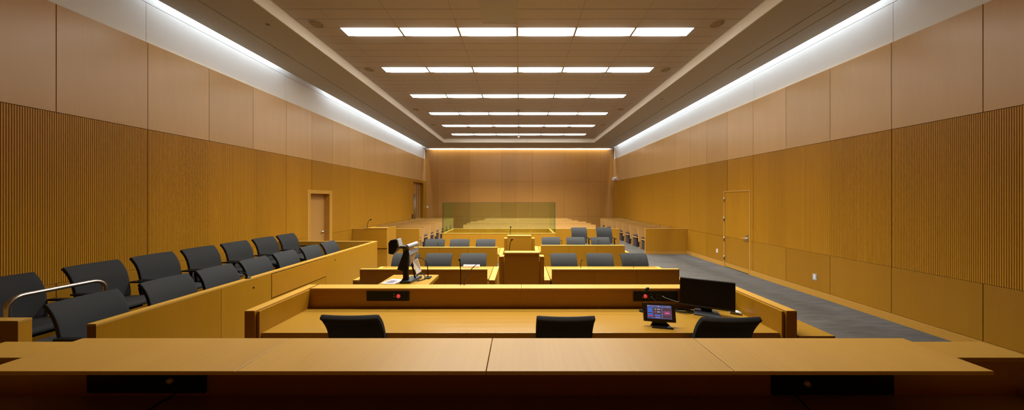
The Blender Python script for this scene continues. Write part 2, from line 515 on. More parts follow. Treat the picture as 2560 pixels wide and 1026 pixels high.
box(b, CX0-0.02, CX0, CY0-0.02, CY1+0.02, Z_SOF, Z_CEIL+0.05); box(b, CX1, CX1+0.02, CY0-0.02, CY1+0.02, Z_SOF, Z_CEIL+0.05)
box(b, CX0, CX1, CY1, CY1+0.02, Z_SOF, Z_CEIL+0.05); box(b, CX0, CX1, CY0-0.02, CY0, Z_SOF, Z_CEIL+0.05)
obj('fascia', b, M['fascia'], ceil)
b = BM()   # inner cheek of the light slots
box(b, -5.76, -5.745, Y0, 18.55, Z_SOF+0.05, 6.00); box(b, 5.745, 5.76, Y0, 18.55, Z_SOF+0.05, 6.00); box(b, -5.745, 5.745, 18.535, 18.55, Z_SOF+0.05, 6.00)
obj('slot_cheek', b, M['white'], ceil)
b = BM()
for s in (-1, 1): box(b, s*5.76, s*5.925, 18.30, 18.32, Z_SOF+0.01, 6.00)  # plates added in the slots to keep cove light off the rear wall corners
obj('added_slot_baffle', b, M['white'], ceil)

LAMP, SPREAD = 13.5, 105.0
# fluorescent panels: six rows of six, plus an added unseen row
WHERE = ['leftmost', 'second from the left', 'third from the left', 'third from the right', 'second from the right', 'rightmost']
ROWN = ['added row above the clerk desk', 'first row from the bench', 'second row from the bench', 'third row from the bench', 'third row from the rear wall', 'second row from the rear wall', 'last row before the rear wall']
proto = None
for j, y in enumerate(ROWS):
    for i in (range(1, 5) if j == 0 else range(6)):   # added unseen row lights ledge and desk; middle panels only, so walls stay dim
        lab = 'lit ceiling light panel, %s in the %s' % (WHERE[i], ROWN[j])
        loc = (LX[i]+0.587, y+LD/2, Z_CEIL)
        if proto is None:
            proto = thing('ceiling_light', lab, 'ceiling light', loc, 0, 'ceiling light panels in six rows')
            b = BM(); h, d = 0.586, LD/2-0.001; t = 0.019
            box(b, -h, h, -d, -d+0.008, 0.0, 0.05); box(b, -h, h, d-0.008, d, 0.0, 0.05)
            box(b, -h, -h+t, -d+0.008, d-0.008, 0.0, 0.05); box(b, h-t, h, -d+0.008, d-0.008, 0.0, 0.05)
            obj('light_frame', b, M['speaker'], proto, world=False)
            # shallow drop lens
            n, q = 10, 8
            top_, bot_ = [], []
            for a in range(n+1):
                u = -1+2*a/n; x_ = u*(h-t); rt, rb = [], []
                for c in range(q+1):
                    w_ = -1+2*c/q
                    rt.append((x_, w_*(d-0.008), 0.02)); rb.append((x_, w_*(d-0.008), 0.003-0.034*(1-w_**4)*(1-u**8)))
                top_.append(rt); bot_.append(rb)
            b = BM(); grid_solid(b, top_, bot_)
            obj('diffuser', b, M['diffuser'], proto, world=False)
        else:
            dup(proto, loc, 0, lab)

# the louvred lamps themselves throw most of their light downwards
for j, y in enumerate(ROWS):
    for i in (range(1, 5) if j == 0 else range(6)):
        l = bpy.data.lights.new('panel_lamp', 'AREA'); l.shape = 'RECTANGLE'
        l.size = 1.08; l.size_y = 0.22; l.energy = LAMP; l.color = (1.0, 0.945, 0.85); l.spread = math.radians(SPREAD)
        o = bpy.data.objects.new('panel_lamp', l); COL.objects.link(o)
        o.location = (LX[i]+0.587, y+LD/2, Z_CEIL-0.034)

# cove lamps: linear lamps hidden above the edge of the soffit
def strip(name, x, y0, y1, power, axis='Y'):
    l = bpy.data.lights.new(name, 'AREA'); l.shape = 'RECTANGLE'
    l.size = 0.05; l.size_y = y1-y0; l.energy = power*(y1-y0); l.color = (0.85, 0.94, 1.0); l.spread = math.radians(100)
    o = bpy.data.objects.new(name, l); COL.objects.link(o)
    o.location = (x, (y0+y1)/2, 5.85)
    return o
COVE = 3.7
strip('cove_lamp', -5.82, 4.71, 7.30, COVE)
strip('cove_lamp', -5.82, 8.95, 17.9, COVE)
strip('cove_lamp', 5.82, 4.75, 17.9, COVE)
o = strip('cove_lamp', 0, -5.6, 5.6, COVE*0.75); o.location = (0, 18.61, 5.33); o.rotation_euler = (0, 0, PI/2); o.data.color = (1, 0.95, 0.86)

# ceiling speakers
def speaker(x, y, lab, first=[None]):
    if first[0]:
        return dup(first[0], (x, y, Z_CEIL), 0, lab)
    t = thing('ceiling_speaker', lab, 'speaker', (x, y, Z_CEIL), 0, 'round ceiling speakers')
    b = BM(); lathe(b, [(0.112, 0), (0.112, -0.004), (0.06, -0.006), (0.01, -0.0065)], (0,0,0), 28)
    obj('grille', b, M['speaker'], t, world=False, smooth=True)
    b = BM(); n = 28
    tube(b, [(0.118*math.cos(2*PI*k/n), 0.118*math.sin(2*PI*k/n), -0.003) for k in range(n+1)], 0.008, 6, False)
    obj('rim', b, M['soffit'], t, world=False, smooth=True)
    first[0] = t
for i, y in enumerate((5.73, 7.75, 11.2, 13.5)):
    w = ('nearest the bench', 'beside the second light row', 'between the third and fourth light rows', 'beside the fifth light row')[i]
    speaker(-3.92, y, 'round ceiling speaker on the jury side %s' % w)
    speaker(3.81, y, 'round ceiling speaker on the flush door side %s' % w)
t = thing('smoke_detector', 'white domed smoke detector hanging behind the last light row', 'smoke detector', (-0.05, 15.95, Z_CEIL))
b = BM(); lathe(b, [(0.075, 0), (0.075, -0.03), (0.05, -0.055)], (-0.05, 15.95, Z_CEIL), 20); obj('base', b, M['white_plastic'], t, smooth=True)
b = BM(); lathe(b, [(0.03, -0.055), (0.03, -0.085), (0.012, -0.095)], (-0.05, 15.95, Z_CEIL), 16); obj('sensor', b, M['white_plastic'], t, smooth=True)
t = obj('smoke_detector', bm if False else (lambda b: (lathe(b, [(0.09, 0), (0.09, -0.02), (0.05, -0.045)], (-0.05, 11.32, Z_CEIL), 20), b)[1])(BM()), M['speaker'], smooth=True)
tag(t, 'dull tan ceiling detector just before the fourth light row', 'smoke detector')
def sprinkler(x, y, z, lab):
    z += 0.002; t = thing('sprinkler', lab, 'sprinkler', (x, y, z), 0, 'ceiling sprinklers')
    b = BM(); lathe(b, [(0.035, 0.012), (0.035, -0.006), (0.012, -0.008)], (x, y, z), 16); obj('rose', b, M['speaker'], t, smooth=True)
    b = BM(); lathe(b, [(0.010, -0.008), (0.010, -0.03), (0.022, -0.032), (0.022, -0.036)], (x, y, z), 12); obj('head', b, M['dull_steel'], t)
sprinkler(2.33, 8.05, Z_CEIL, 'small sprinkler just behind the second light row')
sprinkler(-4.57, 5.39, Z_SOF, 'small sprinkler in the lowered border on the jury side')
sprinkler(4.51, 9.40, Z_SOF, 'small sprinkler in the lowered border on the flush door side')
t = thing('ceiling_hatch', 'square access hatch in the ceiling before the first light row', 'hatch', (-0.365, 5.40, Z_CEIL))
obj('hatch_panel', bx(-0.69, -0.04, 5.10, 5.70, Z_CEIL-0.004, Z_CEIL-0.0005), M['soffit'], t)
b = BM()
for a in ((-0.715, -0.695, 5.08, 5.72), (-0.035, -0.015, 5.08, 5.72), (-0.695, -0.035, 5.08, 5.095), (-0.695, -0.035, 5.705, 5.72)): box(b, *a, Z_CEIL-0.005, Z_CEIL-0.0005)
obj('hatch_frame', b, M['ceil'], t)

# ------------------------------------------------------------------ chair
PROF = [(-0.150, 0.47, 0.222), (-0.172, 0.54, 0.233), (-0.190, 0.63, 0.238), (-0.206, 0.72, 0.239), (-0.228, 0.79, 0.239), (-0.264, 0.858, 0.239), (-0.306, 0.907, 0.238), (-0.326, 0.9245, 0.238), (-0.331, 0.929, 0.238)]
def back_mesh(th_f, th_b, z_cut=9, shrink=1.0):
    fr, bk = [], []
    P = [p for p in PROF if p[1] <= z_cut]
    for i, (u, z, w) in enumerate(P):
        a = P[max(i-1, 0)]; c = P[min(i+1, len(P)-1)]
        t = Vector((c[0]-a[0], c[1]-a[1])).normalized(); nx, nz = t.y, -t.x   # pointing forward
        rf, rb = [], []
        for s in (-1, -0.985, -0.6, 0, 0.6, 0.985, 1):
            bow = 0.030*s*s
            e = 0.8 if abs(s) == 1 else 1
            rf.append((u+bow+nx*th_f*e, s*w*shrink, z+nz*th_f*e)); rb.append((u+bow-nx*th_b*e, s*w*shrink, z-nz*th_b*e))
        fr.append(rf); bk.append(rb)
    bm = BM(); grid_solid(bm, fr, bk); return bm

def make_chair(label, group):
    t = thing('swivel_chair', label, 'chair', (0,0,0), 0, group)
    obj('backrest', back_mesh(0.028, 0.016), M['fabric'], t, world=False, smooth=True, subsurf=2)
    obj('back_shell', back_mesh(-0.0165, 0.024, 0.91, 0.97), M['fabric_dark'], t, world=False, smooth=True, subsurf=1)
    top, bot = [], []
    for u, zt, zb, w in ((-0.19, 0.475, 0.425, 0.205), (-0.17, 0.485, 0.415, 0.235), (-0.05, 0.49, 0.41, 0.245), (0.10, 0.492, 0.41, 0.245), (0.22, 0.488, 0.412, 0.24), (0.265, 0.470, 0.418, 0.225), (0.275, 0.45, 0.43, 0.205)):
        top.append([(u, s*w, zt-(0.014 if abs(s) == 1 else 0)) for s in (-1, -0.85, 0, 0.85, 1)])
        bot.append([(u, s*w, zb+(0.012 if abs(s) == 1 else 0)) for s in (-1, -0.85, 0, 0.85, 1)])
    b = BM(); grid_solid(b, top, bot); obj('seat', b, M['fabric'], t, world=False, smooth=True, subsurf=2)
    b = BM(); box(b, -0.16, 0.18, -0.12, 0.12, 0.375, 0.412); obj('seat_pan', b, M['black'], t, world=False, bevel=0.01)
    for s in (-1, 1):
        b = BM(); tube(b, [(0.0, s*0.12, 0.40), (0.0, s*0.248, 0.40), (0.0, s*0.258, 0.43), (-0.03, s*0.258, 0.56), (-0.02, s*0.258, 0.632)], [0.016, 0.018, 0.020, 0.019, 0.017], 8)
        a = obj('armrest', b, M['black'], t, world=False, smooth=True)
        b = BM(); box(b, -0.14, 0.13, s*0.258-0.028, s*0.258+0.028, 0.632, 0.655)
        obj('arm_pad', b, M['black'], a, world=False, bevel=0.009)
    b = BM(); lathe(b, [(0.028, 0.07), (0.028, 0.24), (0.018, 0.242), (0.018, 0.375)], (0,0,0), 14); obj('column', b, M['black'], t, world=False, smooth=True)
    b = BM(); lathe(b, [(0.045, 0.065), (0.045, 0.105), (0.03, 0.115)], (0,0,0), 14)
    for k in range(5):
        a = 2*PI*k/5+0.3
        tube(b, [(0.03*math.cos(a), 0.03*math.sin(a), 0.088), (0.29*math.cos(a), 0.29*math.sin(a), 0.066)], [0.024, 0.014], 8)
    obj('star_base', b, M['black'], t, world=False)
    for k in range(5):
        a = 2*PI*k/5+0.3
        c = Vector((0.285*math.cos(a), 0.285*math.sin(a), 0.026)); d = Vector((-math.sin(a), math.cos(a), 0))
        b = BM(); tube(b, [c-d*0.02, c+d*0.02], 0.026, 12); tube(b, [c+Vector((0,0,0.02)), c+Vector((0,0,0.045))], 0.007, 6)
        obj('caster', b, M['black'], t, world=False)
    return t

chair0 = [None]
def chair(x, y, z, rot, label, group, sc=1.0):
    if chair0[0] is None:
        t = make_chair(label, group); chair0[0] = t
        t.location = (x, y, z); t.rotation_euler = (0, 0, rot)
    else:
        t = dup(chair0[0], (x, y, z), rot, label, group)
    t.scale = (sc, sc, sc)
    return t

# jury seats: two stepped rows of seven, facing across the room
Z_F, Z_B = 0.055, 0.215
YB = (2.97, 3.65, 4.24, 4.83, 5.44, 6.05, 6.63); YF = (2.92, 3.58, 4.16, 4.76, 5.37, 6.01, 6.60)
for i in range(7):
    n = ORD[i]
    chair(-5.27+0.335, YB[i]-0.02, Z_B, random.uniform(-0.03, 0.03), 'charcoal swivel chair, %s from the steel handrail in the back jury row' % n, 'jury chairs in the back row')
    chair(-4.30+0.335, YF[i]-0.03, Z_F, random.uniform(-0.03, 0.03), 'charcoal swivel chair, %s from the near end of the front jury row' % n, 'jury chairs in the front row')
# clerk chairs, seen from behind
for x, d, lab in ((-1.43, 2.46, 'black-backed swivel chair at the clerk desk below the left socket panel'),
                  (0.385, 2.435, 'black-backed swivel chair at the middle of the clerk desk'),
                  (1.75, 2.415, 'black-backed swivel chair at the clerk desk in front of the monitor')):
    chair(x, d+0.335, 0, PI/2, lab, 'clerk chairs', 1.025)
# counsel chairs
SEAT = ['next to the aisle side', 'in the middle', 'next to the lectern']
for side, xs_, names in (('left', (-2.08, -1.475, -0.84), ('outermost', 'middle', 'innermost')), ('right', (0.81, 1.45, 2.09), ('innermost', 'middle', 'outermost'))):
    for x, n in zip(xs_, names):
        chair(x, 5.50-0.335, 0, -PI/2+random.uniform(-0.04, 0.04), 'grey swivel chair, %s of three at the front counsel desk on the %s' % (n, 'jury side' if side == 'left' else 'flush door side'), 'chairs at the front counsel desks')
    dd = 7.42 if side == 'left' else 7.81
    for x, n in zip(xs_, names):
        chair(x, dd-0.335, 0, -PI/2+random.uniform(-0.04, 0.04), 'grey swivel chair, %s of three at the rear counsel desk on the %s' % (n, 'jury side' if side == 'left' else 'flush door side'), 'chairs at the rear counsel desks')
chair(1.95, 9.86-0.35, 0, -PI/2, 'bluish grey swivel chair against the gallery rail, nearer the glass dock', 'chairs against the gallery rail', 1.06)
chair(2.77, 9.86-0.35, 0, -PI/2, 'bluish grey swivel chair against the gallery rail, nearer the open aisle', 'chairs against the gallery rail', 1.06)

# ------------------------------------------------------------------ judge's bench (camera stands behind it)
CAPZ, LEDZ, JD = 1.145, 1.195, 0.956
dais = struct('floor_dais', bx(-2.9, 2.58, Y0, 1.494, 0.0, 0.22), M['carpet'])
t = thing('judge_bench', 'long wooden bench front with inner desk and raised ledge in the foreground', 'judge bench', (0, 1.5, 0))
obj('front_wall', bx(-2.88, 2.58, 1.495, 1.664, 0.0, 1.122), M['desk_face'], t)
obj('cap', bx(-2.88, 2.58, 1.495, 1.664, 1.122, CAPZ), M['edge'], t, bevel=0.002)
b = BM(); box(b, -2.2, 1.95, 1.505, 1.575, CAPZ, LEDZ-0.017); obj('ledge_support', b, M['dark_back'], t)
LE = [-2.352, -1.237, -0.146, 0.938, 2.066]
for k in range(4):
    obj('ledge_panel', bx(LE[k]+0.0018, LE[k+1]-0.0018, 1.291, 1.599, LEDZ-0.017, LEDZ), M['desk_deep'], t, bevel=0.0015)
obj('inner_desk', bx(-2.88, 2.50, 0.70, 1.4945, JD-0.04, JD), M['desk_top'], t, bevel=0.002)
obj('side_panel', bx(2.501, 2.58, 0.45, 1.4945, 0.22, 0.984), M['desk_vert'], t, bevel=0.002)
def socket_strip(x0, x1, y, z0, z1, label, parts):
    t = thing('socket_panel', label, 'socket panel', ((x0+x1)/2, y, z0))
    obj('plate', bx(x0, x1, y-0.010, y-0.0003, z0, z1), M['black'], t, bevel=0.0015)
    for kind, x, z in parts:
        b = BM()
        if kind == 'knob':
            lathe(b, [(0.017, 0), (0.017, -0.006), (0.012, -0.016)], (x, y-0.010, z), 16, 'Y'); obj('knob', b, M['brass'], t, smooth=True)
        elif kind == 'button':
            lathe(b, [(0.021, 0), (0.021, -0.007), (0.014, -0.013)], (x, y-0.010, z), 18, 'Y'); obj('button', b, M['red_lamp'], t, smooth=True)
        elif kind == 'port':
            for a in ((x-0.026, x-0.021, z-0.027, z+0.027), (x+0.021, x+0.026, z-0.027, z+0.027), (x-0.021, x+0.021, z-0.027, z-0.022), (x-0.021, x+0.021, z+0.022, z+0.027)):
                box(b, a[0], a[1], y-0.014, y-0.010, a[2], a[3])
            obj('port', b, M['graphite'], t)
        elif kind == 'led':
            lathe(b, [(0.006, 0), (0.006, -0.004)], (x, y-0.010, z), 10, 'Y'); obj('indicator', b, M['grey'], t)
    return t
socket_strip(-2.167, -1.574, 1.495, 0.972, 1.092, 'black panel with a pale knob under the ledge at the jury end', [('knob', -1.74, 1.037)])
socket_strip(1.265, 1.876, 1.495, 0.962, 1.084, 'black panel with a pale knob under the ledge at the flush door end', [('knob', 1.432, 1.023)])
def cable(name, pts, r, label, cat='cable', mat='black', n=8):
    b = BM(); tube(b, smooth_path(pts, n), r, 8); o = obj(name, b, M[mat], smooth=True)
    return tag(o, label, cat)
cable('cable', [(-1.715, 1.482, 0.985), (-1.722, 1.47, 0.968), (-1.74, 1.44, JD+0.004), (-1.72, 1.36, JD+0.004), (-1.66, 1.2, JD+0.004)], 0.004, 'thin black cable from the panel under the ledge at the jury end')
cable('cable', [(1.375, 1.482, 0.98), (1.373, 1.47, 0.966), (1.37, 1.43, JD+0.004), (1.33, 1.34, JD+0.004), (1.22, 1.2, JD+0.004)], 0.004, 'thin black cable from the panel under the ledge at the flush door end')

# ------------------------------------------------------------------ clerk desk
DZ, CZ = 0.75, 0.962
t = thing('clerk_desk', 'wide wooden clerk desk with raised screen on three sides below the bench', 'desk', (0, 3.0, 0))
obj('worktop', bx(-2.300, 2.318, 2.647, 3.262, DZ-0.05, DZ), M['desk_top'], t, bevel=0.002)
for nm, x0, x1 in (('front_screen', -2.30, 0.018), ('front_screen', 0.021, 2.318)):
    s_ = obj(nm, bx(x0, x1, 3.2625, 3.41, 0.0, CZ-0.02), M['desk_face'], t)
    obj('cap', bx(x0, x1, 3.2615, 3.412, CZ-0.02, CZ), M['edge'], s_, bevel=0.0015)
for sg, xi, xo in ((-1, 2.300, 2.416), (1, 2.318, 2.436)):
    w_ = obj('side_screen', bx(sg*(xi+0.026), sg*xo, 2.607, 3.41, 0, CZ-0.012), M['desk_vert'], t)
    obj('cap', bx(sg*(xi+0.026), sg*(xo), 2.607, 3.412, CZ-0.012, CZ), M['edge'], w_, bevel=0.0015)
    l_ = obj('side_lining', bx(sg*(xi+0.001), sg*(xi+0.021), 2.625, 3.262, 0, CZ-0.012), M['desk_vert'], t, bevel=0.0015)
obj('side_shelf', bx(2.437, 2.75, 2.585, 3.41, DZ-0.035, DZ), M['desk_top'], t, bevel=0.002)
obj('side_shelf_support', bx(2.60, 2.72, 2.70, 3.38, 0, DZ-0.035), M['desk_vert'], t)
socket_strip(-1.678, -1.212, 3.262, 0.826, 0.932, 'black socket panel with a single red button behind the left part of the clerk desk', [('button', -1.327, 0.880), ('led', -1.375, 0.902), ('led', -1.375, 0.876)])
socket_strip(1.25, 1.735, 3.262, 0.822, 0.930, 'black socket panel with red button and two ports behind the touch panel', [('button', 1.376, 0.879), ('port', 1.428, 0.880), ('port', 1.522, 0.880), ('led', 1.345, 0.866)])

def mic(base, head, label, r=0.005, hr=0.016, bend=0.25, foot=True):
    base, head = Vector(base), Vector(head)
    t = thing('gooseneck_microphone', label, 'microphone', base)
    if foot:
        b = BM(); lathe(b, [(0.03, 0.0), (0.03, 0.008), (0.012, 0.014), (0.008, 0.03)], base, 16); obj('base', b, M['black'], t, smooth=True)
    d = head-base
    p1 = base+Vector((d.x*0.12, d.y*0.12, d.z*0.5)); p2 = base+Vector((d.x*0.5, d.y*0.5, d.z*0.88))
    pts = smooth_path([base, p1, p2, head], 7)
    b = BM(); tube(b, pts, r, 8); obj('stem', b, M['black'], t, smooth=True)
    q = (pts[-1]-pts[-3]).normalized()
    b = BM(); ellipsoid(b, head+q*hr*0.6, (hr*0.85, hr*0.85, hr*1.35), q.to_track_quat('Z', 'Y').to_matrix()); obj('windscreen', b, M['black'], t, smooth=True)
    return t
mic((1.30, 3.15, DZ), (1.335, 3.13, 0.985), 'gooseneck microphone on the clerk desk beside the touch panel', 0.004, 0.020)
t_ = mic((-0.675, 3.402, CZ), (-0.69, 3.42, 1.235), 'gooseneck microphone with foam tip on the rear edge of the clerk screen', 0.0055, 0.014, foot=False)
b = BM(); lathe(b, [(0.009, 0), (0.009, 0.006), (0.006, 0.008)], (-0.675, 3.402, CZ), 14); obj('base', b, M['black'], t_)
# bare bent gooseneck beside it
b = BM(); tube(b, smooth_path([(-0.635, 3.402, CZ), (-0.628, 3.405, 1.03), (-0.56, 3.43, 1.13), (-0.49, 3.44, 1.195), (-0.475, 3.44, 1.205)], 8), 0.005, 8)
t = thing('gooseneck_microphone', 'bare bent gooseneck leaning right on the rear edge of the clerk screen', 'microphone', (-0.635, 3.402, CZ))
obj('stem', b, M['graphite'], t, smooth=True)
b = BM(); lathe(b, [(0.009, 0), (0.009, 0.006), (0.006, 0.008)], (-0.635, 3.402, CZ), 14); obj('base', b, M['black'], t)

# monitor
ang = math.atan2(-0.23, 0.44)
t = thing('monitor', 'black flat monitor switched off and turned toward the clerk chairs', 'monitor', (1.955, 3.10, DZ), ang)
obj('housing', bx(-0.247, 0.247, 0.006, 0.035, 0.052, 0.345), M['black'], t, world=False, bevel=0.004)
obj('display', bx(-0.243, 0.243, 0.002, 0.0058, 0.072, 0.340), M['screen_off'], t, world=False)
obj('chin', bx(-0.246, 0.246, 0.001, 0.0058, 0.053, 0.070), M['graphite'], t, world=False)
b = BM(); prism(b, [(-0.05, 0.012), (0.05, 0.012), (0.04, 0.2), (-0.04, 0.2)], 'Y', 0.036, 0.06); obj('neck', b, M['black'], t, world=False, bevel=0.004)
b = BM(); prism(b, [(-0.125, -0.11), (0.125, -0.11), (0.105, 0.09), (-0.105, 0.09)], 'Z', 0.0005, 0.012); obj('foot', b, M['graphite'], t, world=False, bevel=0.003)
# touch panel
t = thing('touch_panel', 'small lit touch control panel on a black stand on the clerk desk', 'touch panel', (1.315, 2.78, DZ), -0.16)
tilt = 0.22
def tb(x0, x1, z0, z1, y0, y1):   # box on the tilted face
    b = bx(x0, x1, y0, y1, z0, z1)
    bmesh.ops.transform(b, matrix=Matrix.Translation((0, 0.0, 0.042)) @ Matrix.Rotation(-tilt, 4, 'X'), verts=b.verts[:])
    return b
hw, hh = 0.143, 0.165
obj('bezel', tb(-hw, hw, 0, hh, 0.0, 0.022), M['gloss_black'], t, world=False, bevel=0.003)
disp = obj('display', tb(-0.108, 0.108, 0.028, 0.148, -0.0010, -0.0002), M['ui_back'], t, world=False)
def uib(nm, x0, x1, z0, z1, m, k=0): obj(nm, tb(x0, x1, z0, z1, -0.0018-0.0006*k, -0.0011-0.0006*k), M[m], disp, world=False)
uib('side_menu', -0.106, -0.066, 0.032, 0.130, 'ui_deep')
for z in (0.118, 0.104, 0.090, 0.066): uib('menu_button', -0.103, -0.069, z-0.004, z+0.006, 'ui_blue', 1)
uib('menu_button', -0.103, -0.069, 0.047, 0.056, 'ui_red', 1)
uib('centre_pane', -0.058, 0.018, 0.032, 0.128, 'ui_brown'); uib('right_pane', 0.028, 0.106, 0.032, 0.128, 'ui_brown')
uib('pane_button', -0.045, 0.008, 0.054, 0.064, 'ui_blue', 1); uib('pane_button', -0.040, 0.006, 0.036, 0.045, 'ui_lilac', 1)
uib('marker', -0.040, -0.030, 0.108, 0.118, 'ui_green', 1); uib('marker', -0.040, -0.030, 0.084, 0.094, 'ui_red', 1)
uib('caption', -0.020, 0.006, 0.110, 0.115, 'ui_white', 1); uib('caption', -0.020, 0.004, 0.086, 0.091, 'ui_white', 1)
uib('outlined_button', 0.038, 0.096, 0.066, 0.096, 'ui_pink', 1); uib('button_field', 0.0395, 0.0945, 0.068, 0.094, 'ui_brown', 2); uib('button_caption', 0.047, 0.088, 0.076, 0.087, 'ui_pink', 3)
for x, m in ((-0.100, 'ui_green'), (-0.078, 'ui_red'), (-0.02, 'ui_red'), (-0.008, 'ui_white'), (0.06, 'ui_red'), (0.075, 'ui_green')): uib('status_icon', x, x+0.006, 0.136, 0.143, m, 0)
b = BM(); prism(b, [(-0.035, 0.062), (0.035, 0.062), (0.10, 0.0005), (-0.085, 0.0005)], 'Y', 0.008, 0.016)
obj('stand', b, M['gloss_black'], t, world=False, bevel=0.002)
b = BM(); prism(b, [(-0.085, -0.045), (0.105, -0.055), (0.05, 0.09), (-0.05, 0.09)], 'Z', 0.0005, 0.012); obj('foot', b, M['gloss_black'], t, world=False, bevel=0.003)
# cables near the monitor
pts = []
for k in range(40):
    a = 2*PI*k/13
    pts.append((1.735+(0.085+0.012*math.sin(k*0.7))*math.cos(a), 3.14+(0.05+0.008*math.cos(k*1.1))*math.sin(a), DZ+0.005+0.00045*k))
cable('coiled_cable', pts, 0.0045, 'coil of black cable lying on the clerk desk beside the monitor foot', n=3)
cable('cable', [(1.43, 3.246, 0.88), (1.45, 3.22, 0.862), (1.50, 3.20, 0.82), (1.60, 3.18, 0.775), (1.66, 3.17, DZ+0.005)], 0.0035, 'thin cable drooping from the socket panel ports to the clerk desk', mat='graphite')
cable('cable', [(1.56, 3.246, 0.885), (1.58, 3.225, 0.872), (1.66, 3.215, 0.845), (1.72, 3.21, 0.83)], 0.0035, 'pale plugged cable running from the socket panel behind the monitor', mat='grey')
t = thing('clear_pouch', 'clear plastic pouch with white paper beside the monitor', 'pouch', (2.255, 3.09, DZ), -0.5)
b = BM(); box(b, -0.06, 0.045, -0.035, 0.035, 0.0005, 0.022); obj('pouch', b, M['grey'], t, world=False, bevel=0.008)
obj('paper_slip', bx(-0.055, 0.02, -0.036, 0.030, 0.0225, 0.026), M['paper'], t, world=False)

# ------------------------------------------------------------------ evidence cart with document camera
t = thing('evidence_table', 'small wooden table carrying the document camera behind the clerk screen', 'table', (-1.425, 3.85, 0))
obj('tabletop', bx(-1.735, -1.113, 3.62, 4.09, 0.855, 0.90), M['desk_top'], t, bevel=0.002)
for x in (-1.66, -1.20):
    for y in (3.67, 4.03): obj('leg', bx(x-0.02, x+0.02, y-0.02, y+0.02, 0, 0.855), M['desk_vert'], t)
obj('shelf', bx(-1.68, -1.18, 3.66, 4.05, 0.30, 0.325), M['desk_vert'], t)
X0 = -1.40
t = thing('document_camera', 'dark grey document camera with overhead arm and lamp head on the small table', 'document camera', (X0, 3.78, 0.90))
b = BM(); prism(b, [(-1.475, 3.66), (-1.345, 3.66), (-1.29, 3.93), (-1.43, 3.93)], 'Z', 0.9005, 0.932); obj('base', b, M['graphite'], t, bevel=0.006)
b = BM(); prism(b, [(-1.50, 0.90), (-1.385, 0.90), (-1.392, 1.05), (-1.385, 1.325), (-1.45, 1.335), (-1.45, 0.96)], 'Y', 3.685, 3.735); obj('column', b, M['black'], t, bevel=0.006)
b = BM(); prism(b, [(-1.385, 1.325), (-1.40, 1.36), (-1.53, 1.365), (-1.53, 1.335), (-1.45, 1.325), (-1.44, 1.29)], 'Y', 3.68, 3.74); obj('arm', b, M['graphite'], t, bevel=0.005)
b = BM(); prism(b, [(-1.625, 1.40), (-1.60, 1.435), (-1.525, 1.445), (-1.505, 1.37), (-1.53, 1.30), (-1.57, 1.255), (-1.625, 1.265)], 'Y', 3.67, 3.78); h_ = obj('camera_head', b, M['black'], t, bevel=0.006)
b = BM(); prism(b, [(-1.524, 1.446), (-1.508, 1.446), (-1.485, 1.35), (-1.504, 1.345)], 'Y', 3.67, 3.78); obj('lamp_cover', b, M['grey'], h_, bevel=0.003)
b = BM(); prism(b, [(-1.45, 1.31), (-1.45, 1.03), (-1.545, 1.055)], 'Y', 3.74, 3.77); obj('mirror_plate', b, M['black'], t, bevel=0.003)
b = BM(); tube(b, [(-1.405, 3.70, 1.345), (-1.335, 3.86, 1.365)], 0.030, 16); obj('roller', b, M['grey'], t, smooth=False, bevel=0.004)
b = BM()
v = [(-1.385, 3.70, 1.30), (-1.315, 3.86, 1.325), (-1.315, 3.86, 1.27), (-1.37, 3.70, 1.235)]
A = [b.verts.new(p) for p in v]; B = [b.verts.new((p[0]-0.012, p[1]+0.03, p[2]-0.012)) for p in v]
b.faces.new(A); b.faces.new(B[::-1])
for i in range(4): b.faces.new((A[i], B[i], B[(i+1)%4], A[(i+1)%4]))
obj('lamp_housing', b, M['grey'], t, bevel=0.003)
b = BM()
v = [(-1.37, 3.72, 1.225), (-1.335, 3.84, 1.25), (-1.352, 3.82, 1.185), (-1.38, 3.74, 1.10)]
A = [b.verts.new(p) for p in v]; B = [b.verts.new((p[0]-0.01, p[1]+0.02, p[2])) for p in v]
b.faces.new(A); b.faces.new(B[::-1])
for i in range(4): b.faces.new((A[i], B[i], B[(i+1)%4], A[(i+1)%4]))
obj('lamp_reflector', b, M['brass'], t)
b = BM()
v = [(-1.375, 3.80, 1.155), (-1.318, 3.84, 1.175), (-1.275, 3.86, 1.005), (-1.32, 3.80, 0.975)]
A = [b.verts.new(p) for p in v]; B = [b.verts.new((p[0]-0.006, p[1]+0.02, p[2]-0.004)) for p in v]
b.faces.new(A); b.faces.new(B[::-1])
for i in range(4): b.faces.new((A[i], B[i], B[(i+1)%4], A[(i+1)%4]))
obj('preview_plate', b, M['white_plastic'], t, bevel=0.003)
b = BM(); tube(b, [(-1.385, 3.79, 1.16), (-1.34, 3.80, 0.945), (-1.33, 3.80, 0.932)], 0.012, 8); obj('strut', b, M['black'], t)
t = thing('paper_sheet', 'white sheet with a dark printed picture on the small table', 'paper', (-1.63, 3.74, 0.90))
b = BM(); prism(b, [(-1.715, 3.665), (-1.535, 3.635), (-1.505, 3.84), (-1.665, 3.87)], 'Z', 0.9005, 0.903); obj('sheet', b, M['paper'], t)
b = BM(); prism(b, [(-1.685, 3.69), (-1.575, 3.68), (-1.545, 3.79), (-1.645, 3.82)], 'Z', 0.9032, 0.904); obj('printed_picture', b, M['print'], t)
cable('cable', [(-1.36, 3.90, 0.935), (-1.30, 3.93, 0.96), (-1.245, 3.90, 0.93), (-1.225, 3.85, 0.906), (-1.26, 3.80, 0.906), (-1.30, 3.76, 0.906)], 0.007, 'loop of black cable behind the document camera')
t = thing('gooseneck_microphone', 'desk microphone on a flat black foot beside the document camera', 'microphone', (-1.20, 3.92, 0.90))
obj('base', bx(-1.25, -1.17, 3.87, 3.97, 0.9005, 0.915), M['black'], t, bevel=0.004)
